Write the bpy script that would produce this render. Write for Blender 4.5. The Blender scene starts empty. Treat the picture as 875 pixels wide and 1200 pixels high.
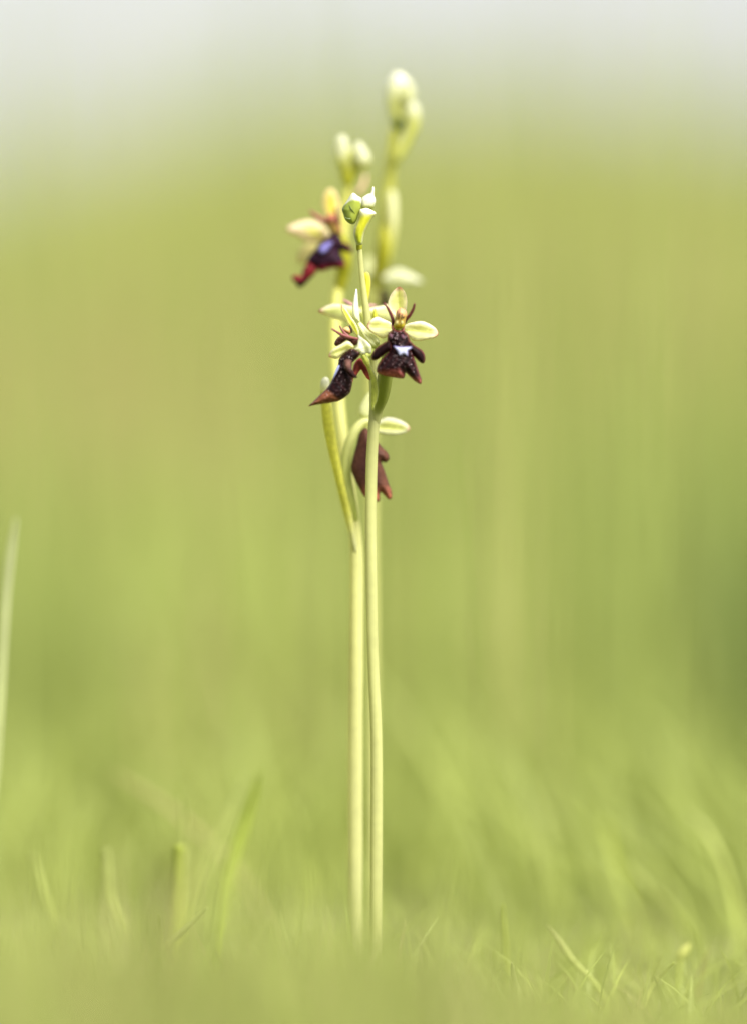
import bpy, math, random
import numpy as np
from mathutils import Vector, Matrix
from mathutils.geometry import delaunay_2d_cdt

# ------------------------------------------------------------------ camera, sky, sun, exposure
SC = bpy.context.scene
COL = SC.collection
W0, H0 = 875.0, 1200.0            # pixel frame of the photograph
FOCUS = 1.07                      # metres from lens to the flowers
LENS, SENSOR = 150.0, 35.0        # mm, sensor height (portrait)
K = SENSOR / LENS * FOCUS / H0    # metres per photograph pixel in the plane of focus
HORIZON_PX = 400.0                # eye level in the photograph
PITCH = math.atan((H0 / 2 - HORIZON_PX) * K / FOCUS)
EYE = FOCUS * math.tan(PITCH + math.atan((1235 - H0 / 2) * K / FOCUS))

cam_d = bpy.data.cameras.new('camera')
cam = bpy.data.objects.new('camera', cam_d)
COL.objects.link(cam)
cam.location = (0, -FOCUS, EYE)
cam.rotation_euler = (math.pi / 2 - PITCH, 0, 0)
cam_d.sensor_fit = 'VERTICAL'
cam_d.sensor_height = SENSOR
cam_d.sensor_width = SENSOR
cam_d.lens = LENS
cam_d.clip_start = 0.02
cam_d.clip_end = 2000
cam_d.dof.use_dof = True
cam_d.dof.focus_distance = FOCUS - 0.003
cam_d.dof.aperture_fstop = 2.8
SC.camera = cam

SUN_ELEV, SUN_AZ = math.radians(50), math.radians(140)   # azimuth clockwise from +Y (the view direction)
world = bpy.data.worlds.new('World')
SC.world = world
world.use_nodes = True
nt = world.node_tree
nt.nodes.clear()
sky = nt.nodes.new('ShaderNodeTexSky')
sky.sky_type = 'NISHITA'
sky.sun_disc = False
sky.sun_elevation = SUN_ELEV
sky.sun_rotation = SUN_AZ
sky.altitude = 100
sky.air_density = 1.0
sky.dust_density = 1.6
sky.ozone_density = 1.0
hs = nt.nodes.new('ShaderNodeHueSaturation')
hs.inputs['Saturation'].default_value = 0.10     # a thin, even cloud veil: nearly white light
bg = nt.nodes.new('ShaderNodeBackground')
bg.inputs['Strength'].default_value = 0.054
wo = nt.nodes.new('ShaderNodeOutputWorld')
nt.links.new(sky.outputs[0], hs.inputs['Color'])
nt.links.new(hs.outputs[0], bg.inputs['Color'])
nt.links.new(bg.outputs[0], wo.inputs['Surface'])

sun_d = bpy.data.lights.new('sun', 'SUN')
sun_d.energy = 3.2
sun_d.angle = math.radians(36)
sun_d.color = (1.0, 0.965, 0.90)
sun = bpy.data.objects.new('sun', sun_d)
COL.objects.link(sun)
to_sun = Vector((math.cos(SUN_ELEV) * math.sin(SUN_AZ), math.cos(SUN_ELEV) * math.cos(SUN_AZ), math.sin(SUN_ELEV)))
sun.rotation_euler = to_sun.to_track_quat('Z', 'Y').to_euler()
sun.location = (2, 2, 4)

SC.view_settings.view_transform = 'Standard'
SC.view_settings.look = 'None'
SC.view_settings.gamma = 1.0
SC.view_settings.use_curve_mapping = False
SC.view_settings.exposure = 1.64

SC.render.engine = 'CYCLES'
SC.cycles.use_adaptive_sampling = False
SC.cycles.use_denoising = True
SC.cycles.max_bounces = 8
SC.cycles.transmission_bounces = 6
SC.cycles.sample_clamp_indirect = 6

# ------------------------------------------------------------------ helpers
rng = np.random.default_rng(7)
random.seed(7)
CAM = np.array([0, -FOCUS, EYE])
CP, SP = math.cos(PITCH), math.sin(PITCH)


def lin(r, g, b):
    f = lambda c: (c / 255) / 12.92 if c <= 10.3 else ((c / 255 + 0.055) / 1.055) ** 2.4
    return np.array([f(r), f(g), f(b)])


def P(px, py, y):
    """point on the ray of a photograph pixel at world depth y (metres behind the front orchid)"""
    a = (px - W0 / 2) * K / FOCUS
    b = (H0 / 2 - py) * K / FOCUS
    d = np.array([a, CP + b * SP, -SP + b * CP])
    t = (y + FOCUS) / d[1]
    return CAM + d * t


def Pv(xy, y):
    a = (xy[:, 0] - W0 / 2) * K / FOCUS
    b = (H0 / 2 - xy[:, 1]) * K / FOCUS
    d = np.stack([a, CP + b * SP, -SP + b * CP], 1)
    t = (np.asarray(y) + FOCUS) / d[:, 1]
    return CAM + d * t[:, None]


def ground_z(x, y):
    """turf: nearly level round the orchids, climbing to a low bank behind"""
    x = np.asarray(x, float); y = np.asarray(y, float)
    s = np.clip((y - 1.2) / 9.3, 0, 1)
    top = 0.68 - 0.36 * np.clip((-x - 0.25) / 0.9, 0, 1.2) - 0.09 * np.clip((x - 0.35) / 0.7, 0, 1)
    z = top * (s * s * (3 - 2 * s) * 0.35 + s * 0.65)
    back = np.clip((y - 10.5) / 30.0, 0, 1)
    z = z * (1 - back * 0.8)
    z = z + 0.006 * np.sin(x * 9 + 1.3) * np.sin(y * 7 + 0.4) + 0.012 * np.sin(x * 2.1 + y * 1.3) * np.clip(y, 0, 1)
    return z


WLOC = {}


def place(o, loc, parent=None):
    """link o with world location loc under parent"""
    COL.objects.link(o)
    o.location = Vector(loc)
    WLOC[o.name] = Vector(loc)
    if parent is not None:
        o.parent = parent
        o.matrix_parent_inverse = Matrix.Translation(-WLOC[parent.name])
    return o


def fix(o, parent):
    # keep transforms simple: local location = world location minus the parent's
    if parent is not None:
        o.location = WLOC[o.name] - WLOC[parent.name]
        o.matrix_parent_inverse = Matrix.Identity(4)


def mesh_obj(name, verts, faces, cols, mat, parent=None, smooth=True, origin=None):
    verts = np.asarray(verts, float)
    c = verts.mean(0) if origin is None else np.asarray(origin, float)
    me = bpy.data.meshes.new(name)
    me.from_pydata((verts - c).tolist(), [], [list(map(int, f)) for f in faces])
    if smooth:
        me.polygons.foreach_set('use_smooth', [True] * len(me.polygons))
    if cols is not None:
        at = me.color_attributes.new('Col', 'FLOAT_COLOR', 'POINT')
        cc = np.ones((len(verts), 4)); cc[:, :3] = np.clip(cols, 0, 1)
        at.data.foreach_set('color', cc.ravel())
    me.materials.append(mat)
    me.update()
    o = bpy.data.objects.new(name, me)
    place(o, c, parent)
    fix(o, parent)
    return o


def empty(name, loc, label, cat, group=None):
    o = bpy.data.objects.new(name, None)
    o.empty_display_size = 0.02
    place(o, loc)
    o['label'] = label
    o['category'] = cat
    if group:
        o['group'] = group
    return o


def tag(o, label, cat, group=None):
    o['label'] = label
    o['category'] = cat
    if group:
        o['group'] = group


def catmull(pts, closed, n_per):
    pts = np.asarray(pts, float)
    n = len(pts)
    out = []
    rngi = range(n) if closed else range(n - 1)
    for i in rngi:
        if closed:
            p0, p1, p2, p3 = pts[(i - 1) % n], pts[i], pts[(i + 1) % n], pts[(i + 2) % n]
        else:
            p0, p1, p2, p3 = pts[max(i - 1, 0)], pts[i], pts[i + 1], pts[min(i + 2, n - 1)]
        m = n_per(p1, p2) if callable(n_per) else n_per
        for k in range(m):
            t = k / m
            out.append(0.5 * ((2 * p1) + (-p0 + p2) * t + (2 * p0 - 5 * p1 + 4 * p2 - p3) * t * t + (-p0 + 3 * p1 - 3 * p2 + p3) * t ** 3))
    if not closed:
        out.append(pts[-1])
    return np.array(out)


def seg_dist(p, a, b):
    """distance of points p (n,2) to closed polyline a->b (m,2)"""
    d = b - a
    l2 = (d ** 2).sum(1) + 1e-12
    t = np.clip(((p[:, None, :] - a[None]) * d[None]).sum(2) / l2[None], 0, 1)
    q = a[None] + t[..., None] * d[None]
    return np.sqrt(((p[:, None, :] - q) ** 2).sum(2)).min(1)


def inside(p, poly):
    x, y = p[:, 0], p[:, 1]
    c = np.zeros(len(p), bool)
    j = len(poly) - 1
    for i in range(len(poly)):
        xi, yi = poly[i]; xj, yj = poly[j]
        m = ((yi > y) != (yj > y)) & (x < (xj - xi) * (y - yi) / (yj - yi + 1e-15) + xi)
        c ^= m
        j = i
    return c


MM = 0.001
SHIFT = lambda y: 0 * y      # extra set-back (mm) of a whole plant by height in the picture


def body(name, outline, depth, thick, bulge=0.0, tilt=(0, 0), fold=None, col=None, mat=None, parent=None,
         step=1.7, ripple=0.0, roundness=0.5, edge=0.08):
    """A solid petal, lip, bud or bract: a smooth outline in photograph pixels set at its own depth (mm behind the
    front stem), with real thickness (mm), doming towards the viewer (bulge, mm), tilt (mm of depth per pixel in x, y)
    and an optional fold ((x,y),(x,y), mm): a channel along a mid-vein."""
    out = catmull(outline, True, lambda a, b: max(1, int(round(np.linalg.norm(b - a) / (step * 0.8)))))
    lo, hi = out.min(0), out.max(0)
    gx = np.arange(lo[0], hi[0], step)
    gy = np.arange(lo[1], hi[1], step * 0.87)
    pts = np.array([(x + (step / 2 if j % 2 else 0), y) for j, y in enumerate(gy) for x in gx]) if len(gx) and len(gy) else np.zeros((0, 2))
    a, b = out, np.roll(out, -1, 0)
    if len(pts):
        pts = pts[inside(pts, out)]
    if len(pts):
        pts = pts[seg_dist(pts, a, b) > step * 0.55]
    allp = np.vstack([out, pts]) if len(pts) else out
    ne = len(out)
    res = delaunay_2d_cdt([Vector(p) for p in allp], [(i, (i + 1) % ne) for i in range(ne)], [list(range(ne))], 1, 1e-6)
    vv = np.array([list(v) for v in res[0]])
    ff = [list(f) for f in res[2]]
    orig = res[3]
    d = seg_dist(vv, a, b)
    on_edge = d < 1e-4
    R = max(d.max(), 1e-6)
    s = np.clip(d / R, 0, 1)
    f = (1 - (1 - s) ** 2) ** roundness
    c = vv.mean(0)
    mid = depth + SHIFT(np.full(len(vv), c[1])) + tilt[0] * (vv[:, 0] - c[0]) + tilt[1] * (vv[:, 1] - c[1]) - bulge * f
    if fold is not None:
        (p0, p1, amt) = fold
        p0 = np.array(p0, float); p1 = np.array(p1, float)
        t = np.clip(((vv - p0) @ (p1 - p0)) / ((p1 - p0) @ (p1 - p0)), 0, 1)
        dist = np.linalg.norm(vv - (p0 + t[:, None] * (p1 - p0)), axis=1)
        mid = mid + amt * np.exp(-(dist / (0.38 * R + 0.6)) ** 2)
    if ripple:
        mid = mid + ripple * (np.sin(vv[:, 0] * 0.9 + vv[:, 1] * 0.5) + np.sin(vv[:, 1] * 1.3 - vv[:, 0] * 0.4)) * f
    half = thick * 0.5 * (edge + (1 - edge) * f)
    half[on_edge] = 0
    front = Pv(vv, (mid - half) * MM)
    back = Pv(vv, (mid + half) * MM)
    n = len(vv)
    idx_back = np.where(on_edge, np.arange(n), n + np.arange(n))
    verts = np.vstack([front, back])
    # orientation: the first polygon set must face the camera (-Y)
    faces = []
    for t in ff:
        p = vv[t]
        area = 0.0
        for i in range(len(p)):
            q0, q1 = p[i], p[(i + 1) % len(p)]
            area += q0[0] * q1[1] - q1[0] * q0[1]
        tt = t if area < 0 else t[::-1]
        faces.append(tt)
        bt = [int(idx_back[i]) for i in tt[::-1]]
        if len(set(bt)) >= 3 and not all(on_edge[i] for i in tt):
            faces.append(bt)
    used = sorted({i for t in faces for i in t})
    re = {u: i for i, u in enumerate(used)}
    verts = verts[used]
    faces = [[re[i] for i in t] for t in faces]
    xy = np.vstack([vv, vv])[used]
    ss = np.concatenate([s, s])[used]
    cols = np.array([col(x, y, q) for (x, y), q in zip(xy, ss)])
    return mesh_obj(name, verts, faces, cols, mat, parent)


def tube(name, pts, col=None, mat=None, parent=None, sides=12, ribs=0.0, dense=5, origin=None, flat=1.0, wob=0.0):
    """tapered tube through (px, py, depth mm, radius px)"""
    q = catmull(pts, False, dense)
    q[:, 2] += SHIFT(q[:, 1])
    cen = Pv(q[:, :2], q[:, 2] * MM)
    rad = np.maximum(q[:, 3], 0.05) * K * (q[:, 2] * MM + FOCUS) / FOCUS
    n = len(q)
    tan = np.gradient(cen, axis=0)
    tan /= np.linalg.norm(tan, axis=1)[:, None]
    # rounded ends
    u = np.cross(tan[0], [0, 1, 0])
    if np.linalg.norm(u) < 1e-3:
        u = np.cross(tan[0], [1, 0, 0])
    u /= np.linalg.norm(u)
    verts, tt = [], []
    rings = []
    for i in range(n):
        u = u - tan[i] * (u @ tan[i]); u /= np.linalg.norm(u)
        v = np.cross(tan[i], u)
        rings.append((cen[i], u.copy(), v, rad[i], i / (n - 1), tan[i]))
    r0, r1 = rings[0], rings[-1]
    full = [(r0[0] - r0[5] * r0[3] * 0.75, r0[1], r0[2], r0[3] * 0.6, 0, r0[5])] + rings + [(r1[0] + r1[5] * r1[3] * 0.75, r1[1], r1[2], r1[3] * 0.6, 1, r1[5])]
    for (c, uu, vv_, r, t, ta) in full:
        for k in range(sides):
            a = 2 * math.pi * k / sides
            rr = r * (1 + ribs * math.cos(a * (sides // 3)) + wob * math.sin(t * 31 + a * 2) * 0.5 + wob * math.sin(t * 13 + a))
            verts.append(c + uu * math.cos(a) * rr + vv_ * math.sin(a) * rr * flat)
            tt.append((t, a))
    m = len(full)
    faces = []
    for i in range(m - 1):
        for k in range(sides):
            k2 = (k + 1) % sides
            faces.append([i * sides + k, i * sides + k2, (i + 1) * sides + k2, (i + 1) * sides + k])
    verts.append(full[0][0] - full[0][5] * full[0][3] * 0.3); tt.append((0, 0))
    verts.append(full[-1][0] + full[-1][5] * full[-1][3] * 0.3); tt.append((1, 0))
    b = m * sides
    for k in range(sides):
        k2 = (k + 1) % sides
        faces.append([b, k2, k])
        faces.append([b + 1, (m - 1) * sides + k, (m - 1) * sides + k2])
    cols = np.array([col(t, a) for t, a in tt])
    return mesh_obj(name, verts, faces, cols, mat, parent, origin=origin)


def mixc(a, b, t):
    t = min(max(t, 0.0), 1.0)
    return a * (1 - t) + b * t


def sm(e0, e1, x):
    t = min(max((x - e0) / (e1 - e0), 0.0), 1.0)
    return t * t * (3 - 2 * t)


# ------------------------------------------------------------------ materials
def plant_material(name, transl=0.35, rough=0.5, spec=0.35, noise_scale=900.0, noise_amt=0.18, bump=0.0, vein=0.0, sss=0.0, sheen=0.0, dots=None):
    m = bpy.data.materials.new(name)
    m.use_nodes = True
    t = m.node_tree
    t.nodes.clear()
    N, L = t.nodes.new, t.links.new
    out = N('ShaderNodeOutputMaterial')
    at = N('ShaderNodeAttribute'); at.attribute_name = 'Col'
    co = N('ShaderNodeTexCoord')
    no = N('ShaderNodeTexNoise'); no.inputs['Scale'].default_value = noise_scale; no.inputs['Detail'].default_value = 4
    L(co.outputs['Object'], no.inputs['Vector'])
    mr = N('ShaderNodeMapRange')
    mr.inputs['From Min'].default_value = 0.3; mr.inputs['From Max'].default_value = 0.7
    mr.inputs['To Min'].default_value = 1 - noise_amt; mr.inputs['To Max'].default_value = 1 + noise_amt
    L(no.outputs['Fac'], mr.inputs['Value'])
    mul = N('ShaderNodeVectorMath'); mul.operation = 'SCALE'
    L(at.outputs['Color'], mul.inputs[0]); L(mr.outputs[0], mul.inputs['Scale'])
    colour = mul.outputs[0]
    bs = N('ShaderNodeBsdfPrincipled')
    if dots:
        # glints of the velvet hairs, painted into the colour as scattered pale dots
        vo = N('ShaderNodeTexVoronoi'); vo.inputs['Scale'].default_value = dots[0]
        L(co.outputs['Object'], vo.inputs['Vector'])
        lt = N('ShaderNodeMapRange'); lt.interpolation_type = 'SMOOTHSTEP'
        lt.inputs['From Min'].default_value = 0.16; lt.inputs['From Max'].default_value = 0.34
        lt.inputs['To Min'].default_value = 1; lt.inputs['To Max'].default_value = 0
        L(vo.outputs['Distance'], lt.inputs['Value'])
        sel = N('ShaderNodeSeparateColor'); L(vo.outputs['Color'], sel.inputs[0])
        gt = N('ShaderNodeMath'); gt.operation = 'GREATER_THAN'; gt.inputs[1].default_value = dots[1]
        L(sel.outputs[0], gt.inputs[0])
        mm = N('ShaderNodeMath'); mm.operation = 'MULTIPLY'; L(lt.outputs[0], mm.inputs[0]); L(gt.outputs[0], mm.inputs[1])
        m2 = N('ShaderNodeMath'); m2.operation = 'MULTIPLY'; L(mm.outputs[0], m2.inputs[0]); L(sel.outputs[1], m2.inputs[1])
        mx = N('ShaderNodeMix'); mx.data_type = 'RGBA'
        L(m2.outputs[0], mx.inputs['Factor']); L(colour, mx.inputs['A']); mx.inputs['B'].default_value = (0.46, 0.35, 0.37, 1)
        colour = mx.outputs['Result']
    L(colour, bs.inputs['Base Color'])
    bs.inputs['Roughness'].default_value = rough
    bs.inputs['Specular IOR Level'].default_value = spec
    if sheen:
        bs.inputs['Sheen Weight'].default_value = sheen
        bs.inputs['Sheen Roughness'].default_value = 0.4
        bs.inputs['Sheen Tint'].default_value = (0.9, 0.7, 0.75, 1)
    if sss:
        bs.inputs['Subsurface Weight'].default_value = sss
        bs.inputs['Subsurface Radius'].default_value = (1.0, 0.9, 0.4)
        bs.inputs['Subsurface Scale'].default_value = 0.0012
    if bump:
        bp = N('ShaderNodeBump'); bp.inputs['Strength'].default_value = bump; bp.inputs['Distance'].default_value = 0.0002
        L(no.outputs['Fac'], bp.inputs['Height']); L(bp.outputs[0], bs.inputs['Normal'])
    if transl > 0:
        tr = N('ShaderNodeBsdfTranslucent'); L(colour, tr.inputs['Color'])
        mi = N('ShaderNodeMixShader'); mi.inputs[0].default_value = transl
        L(bs.outputs[0], mi.inputs[1]); L(tr.outputs[0], mi.inputs[2])
        L(mi.outputs[0], out.inputs['Surface'])
    else:
        L(bs.outputs[0], out.inputs['Surface'])
    return m


M_STEM = plant_material('orchid_stem', 0.45, 0.5, 0.25, 420, 0.05, 0.12)
M_SEPAL = plant_material('sepal_tissue', 0.42, 0.55, 0.25, 800, 0.15, 0.45)
M_BUD = plant_material('bud_tissue', 0.15, 0.45, 0.4, 600, 0.10, 0.15, sss=0.4)
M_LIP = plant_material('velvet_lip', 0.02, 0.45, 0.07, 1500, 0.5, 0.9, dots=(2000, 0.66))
M_LIPBACK = plant_material('plain_lip', 0.06, 0.5, 0.08, 900, 0.25, 0.3)
M_SPEC = plant_material('lip_mirror', 0.0, 0.35, 0.6, 900, 0.06, 0.1)
M_PETAL = plant_material('petal_thread', 0.08, 0.5, 0.4, 1200, 0.2, 0.3)
M_GRASS = plant_material('grass_blade', 0.5, 0.5, 0.35, 60, 0.12)

# colours (base reflectance)
STEM = lin(202, 203, 138)
STEM_PALE = lin(214, 214, 156)
YEL = lin(212, 208, 62)
PALE = lin(230, 230, 185)
WHITE = lin(214, 215, 192)
LEAFG = lin(150, 160, 62)
OLIVE = lin(160, 158, 36)
DARKG = lin(108, 128, 50)
SEP = lin(240, 240, 164)
SEP_EDGE = lin(248, 243, 208)
PINK = lin(214, 158, 138)
LIP = lin(20, 9, 12)
LIP2 = lin(36, 16, 18)
RED = lin(160, 86, 78)
BROWN = lin(112, 68, 48)


# ------------------------------------------------------------------ the setting: ground
def build_ground():
    xs = np.concatenate([-np.geomspace(400, 3, 14), np.linspace(-2.4, 2.4, 49), np.geomspace(3, 400, 14)])
    ys = np.concatenate([[-60, -20, -6, -3], np.linspace(-1.6, 4, 71), np.linspace(4.3, 14, 34), np.geomspace(15, 900, 16)])
    X, Y = np.meshgrid(xs, ys)
    Z = ground_z(X, Y)
    v = np.stack([X.ravel(), Y.ravel(), Z.ravel()], 1)
    nx, ny = len(xs), len(ys)
    f = [[j * nx + i, j * nx + i + 1, (j + 1) * nx + i + 1, (j + 1) * nx + i] for j in range(ny - 1) for i in range(nx - 1)]
    m = bpy.data.materials.new('meadow_soil')
    m.use_nodes = True
    t = m.node_tree
    bs = t.nodes['Principled BSDF']
    co = t.nodes.new('ShaderNodeTexCoord')
    n1 = t.nodes.new('ShaderNodeTexNoise'); n1.inputs['Scale'].default_value = 30; n1.inputs['Detail'].default_value = 8
    t.links.new(co.outputs['Object'], n1.inputs['Vector'])
    cr = t.nodes.new('ShaderNodeValToRGB')
    cr.color_ramp.elements[0].position = 0.3; cr.color_ramp.elements[0].color = (0.12, 0.14, 0.035, 1)
    cr.color_ramp.elements[1].position = 0.7; cr.color_ramp.elements[1].color = (0.19, 0.20, 0.06, 1)
    t.links.new(n1.outputs['Fac'], cr.inputs[0])
    t.links.new(cr.outputs[0], bs.inputs['Base Color'])
    bs.inputs['Roughness'].default_value = 0.95
    bp = t.nodes.new('ShaderNodeBump'); bp.inputs['Distance'].default_value = 0.004
    t.links.new(n1.outputs['Fac'], bp.inputs['Height']); t.links.new(bp.outputs[0], bs.inputs['Normal'])
    o = mesh_obj('ground', v, f, None, m, origin=(0, 0, 0))
    o['kind'] = 'structure'
    return o


build_ground()

# ------------------------------------------------------------------ grass that nobody could count
G_FRESH = np.array([0.405, 0.455, 0.122])
G_GREEN = np.array([0.32, 0.385, 0.105])
G_DEEP = np.array([0.17, 0.23, 0.06])
G_STRAW = np.array([0.46, 0.41, 0.17])


def patch_noise(x, y, seed, scale):
    r = np.random.default_rng(seed)
    v = np.zeros_like(x)
    for i in range(6):
        k = r.normal(size=2) * scale
        v += np.sin(x * k[0] + y * k[1] * 0.6 + r.uniform(0, 6.28))
    return v / 6 * 1.6


# meadow patches of straw and deep green, the shadow at right painted as deep green: (x, y, radius x, radius y, straw amount, deep amount)
PATCHES = [(-0.27, 2.3, 0.12, 0.6, 0.5, 0.0), (-0.10, 1.9, 0.06, 0.4, 0.5, 0.0), (-0.55, 5.2, 0.5, 1.6, 0.22, 0.0), (0.19, 1.1, 0.08, 0.6, 0.0, 0.6),
           (-0.15, 0.62, 0.06, 0.2, 0.0, 0.45), (0.33, 2.4, 0.2, 0.5, 0.0, 0.35), (0.30, 3.6, 0.09, 0.6, 0.3, 0.0), (0.5, 9.5, 1.5, 1.6, 0.0, 0.3),
           (0.15, 3.4, 0.45, 1.3, 0.2, 0.0), (0.16, 0.60, 0.06, 0.25, 0.0, 0.8), (-0.35, 2.9, 0.2, 0.7, 0.35, 0.0), (0.02, 3.0, 0.05, 1.0, 0.0, 0.35), (-0.42, 4.2, 0.10, 0.8, 0.0, 0.5), (0.62, 6.0, 0.15, 1.6, 0.0, 0.5)]


def blades(name, base, h, w, yaw, lean, leandir, cols, segs, label=None, cat=None):
    n = len(base)
    rows = segs
    t = np.linspace(0, 1, rows + 1)
    # spine
    ld = np.stack([np.cos(leandir), np.sin(leandir), np.zeros(n)], 1)
    wd = np.stack([np.cos(yaw), np.sin(yaw), np.zeros(n)], 1)
    V = np.zeros((n, rows * 2 + 1, 3))
    C = np.zeros((n, rows * 2 + 1, 4)); C[..., 3] = 1
    for i, tt in enumerate(t):
        s = base + np.array([0, 0, 1.0]) * (h * (tt - 0.28 * lean * tt ** 2))[:, None] + ld * (h * lean * tt ** 2)[:, None]
        ww = w * (1 - tt ** 1.6) * (0.75 + 0.6 * tt * (1 - tt))
        cc = np.clip(cols, 0, 1)
        if i < rows:
            V[:, 2 * i] = s - wd * ww[:, None] / 2
            V[:, 2 * i + 1] = s + wd * ww[:, None] / 2
            C[:, 2 * i, :3] = cc; C[:, 2 * i + 1, :3] = cc
        else:
            V[:, 2 * i] = s; C[:, 2 * i, :3] = cc
    nv = rows * 2 + 1
    quads = []
    tris = np.array([[2 * (rows - 1), 2 * (rows - 1) + 1, 2 * rows]])
    q = np.array([[2 * i, 2 * i + 1, 2 * i + 3, 2 * i + 2] for i in range(rows - 1)])
    off = (np.arange(n) * nv)
    Q = (q[None] + off[:, None, None]).reshape(-1, 4)
    T = (tris[None] + off[:, None, None]).reshape(-1, 3)
    loops = np.concatenate([Q.ravel(), T.ravel()]).astype(np.int32)
    starts = np.concatenate([np.arange(len(Q)) * 4, len(Q) * 4 + np.arange(len(T)) * 3]).astype(np.int32)
    me = bpy.data.meshes.new(name)
    me.vertices.add(n * nv)
    me.vertices.foreach_set('co', V.reshape(-1))
    me.loops.add(len(loops)); me.loops.foreach_set('vertex_index', loops)
    me.polygons.add(len(starts)); me.polygons.foreach_set('loop_start', starts)
    me.polygons.foreach_set('use_smooth', np.ones(len(starts), bool))
    me.update(calc_edges=True)
    at = me.color_attributes.new('Col', 'FLOAT_COLOR', 'POINT')
    at.data.foreach_set('color', C.reshape(-1))
    me.materials.append(M_GRASS)
    o = bpy.data.objects.new(name, me)
    COL.objects.link(o)
    o['kind'] = 'stuff'
    if label:
        o['label'] = label; o['category'] = cat
    return o


def grass_cols(x, y, n, straw0, r):
    a = patch_noise(x, y, 11, 2.2)
    b = patch_noise(x, y, 23, 4.0)
    straw = np.clip(straw0 + 0.22 * a, 0, 1)
    deep = np.clip(-0.05 + 0.35 * b, 0, 1)
    for (px, py, rx, ry, st, dp) in PATCHES:
        g = np.exp(-(((x - px) / rx) ** 2 + ((y - py) / ry) ** 2))
        straw = np.clip(straw + st * g - dp * g * 0.5, 0, 1)
        deep = np.clip(deep + dp * g - st * g * 0.4, 0, 1)
    pick = r.uniform(size=n)
    c = G_FRESH[None] * (1 - deep)[:, None] + G_DEEP[None] * deep[:, None]
    mid = r.uniform(0, 0.6, n)
    c = c * (1 - mid)[:, None] + (G_GREEN[None] * (1 - deep * 0.3)[:, None]) * mid[:, None]
    is_straw = pick < straw
    c[is_straw] = G_STRAW[None] * r.uniform(0.75, 1.15, (is_straw.sum(), 1))
    return c * r.uniform(0.82, 1.18, (n, 1))


def px_of(pt):
    """photograph row of world points"""
    d = pt - CAM
    fwd = d[:, 1] * CP - d[:, 2] * SP
    up = d[:, 1] * SP + d[:, 2] * CP
    return W0 / 2 + d[:, 0] / fwd * FOCUS / K, H0 / 2 - up / fwd * FOCUS / K


def scatter(name, n, y0, y1, halfw, hr, wr, straw0, segs, seed, label, power=1.0, lean=(0.1, 0.8), limit=None, ramp=None, x0=0.0, bias=None, tint=1.0):
    r = np.random.default_rng(seed)
    y = y0 + (y1 - y0) * r.uniform(size=n) ** power
    x = x0 + r.uniform(-1, 1, n) * halfw(y)
    h = r.uniform(hr[0], hr[1], n) * (0.75 + 0.5 * r.uniform(size=n) ** 2)
    if ramp is not None:
        h = h * ramp(y)
    if limit is not None:
        # keep short what stands between the lens and the orchids
        z = ground_z(x, y)
        top = np.stack([x, y, z + h], 1)
        _, py = px_of(top)
        lim = limit(y, r.uniform(size=n), x)
        dist = np.maximum(y + FOCUS, 0.05)
        over = np.maximum(lim - py, 0) * K / FOCUS * dist
        h = np.maximum(h - over, 0.012)
    base = np.stack([x, y, ground_z(x, y) - 0.003], 1)
    w = r.uniform(wr[0], wr[1], n)
    cols = grass_cols(x, y, n, straw0, r) * tint
    return blades(name, base, h, w, r.uniform(0, 6.28, n), r.uniform(lean[0], lean[1], n), r.uniform(0, 6.28, n) if bias is None else r.normal(bias, 0.6, n), cols, segs, label, 'grass')


# turf between lens and orchids, blurred into a veil
scatter('foreground_grass', 8500, -0.86, -0.16, lambda y: 0.26 + 0 * y, (0.06, 0.15), (0.0030, 0.0062), 0.12, 5, 31,
        'fresh green grass in front of the orchids', limit=lambda y, u, x: 1092 - 210 * (u ** 2.2) + 24 * np.sin(x * 37) + 16 * np.sin(x * 91 + y * 30) + 115 * np.clip((x - 0.018) / 0.035, 0, 1), lean=(0.05, 0.5), tint=0.9)
scatter('fine_grass', 5600, -0.19, -0.03, lambda y: 0.24 + 0 * y, (0.045, 0.085), (0.0016, 0.0036), 0.16, 5, 36,
        'dense fine grass hiding the feet of the orchids', limit=lambda y, u, x: 1078 - 55 * (u ** 2) + 10 * np.sin(x * 120) + 88 * np.clip((x - 0.012) / 0.03, 0, 1), lean=(0.05, 0.5), tint=0.92)
scatter('turf_grass', 16000, -0.05, 0.9, lambda y: 0.45 + 0 * y, (0.030, 0.075), (0.0016, 0.0034), 0.08, 5, 32,
        'short fresh green turf around the orchid stems', limit=lambda y, u, x: np.where(y < 0.2, 1100 - 50 * u, 0), ramp=lambda y: 0.55 + 0.75 * np.clip(y / 0.6, 0, 1))
scatter('meadow_grass', 34000, 0.6, 3.0, lambda y: 0.5 + 0.3 * y, (0.05, 0.12), (0.0025, 0.005), 0.14, 4, 33,
        'blurred green meadow grass behind the orchids')
scatter('tuft_grass', 240, 0.10, 0.42, lambda y: 0.062 + 0 * y, (0.045, 0.085), (0.0014, 0.0026), 0.05, 6, 37,
        'soft tuft of light green blades leaning over the turf', lean=(0.25, 0.8), x0=0.085, bias=2.8, tint=0.92)
scatter('dry_grass', 60, 0.35, 0.8, lambda y: 0.035 + 0 * y, (0.07, 0.13), (0.0012, 0.0022), 1.0, 5, 38,
        'thin straw-coloured dry stalks behind the orchids', lean=(0.0, 0.5), x0=-0.045, bias=2.6)
scatter('stalk_grass', 230, 0.32, 1.3, lambda y: 0.12 + 0.09 * y, (0.12, 0.34), (0.0014, 0.0030), 0.3, 6, 39,
        'tall thin grass stalks standing behind the orchids', lean=(0.0, 0.16))
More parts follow.
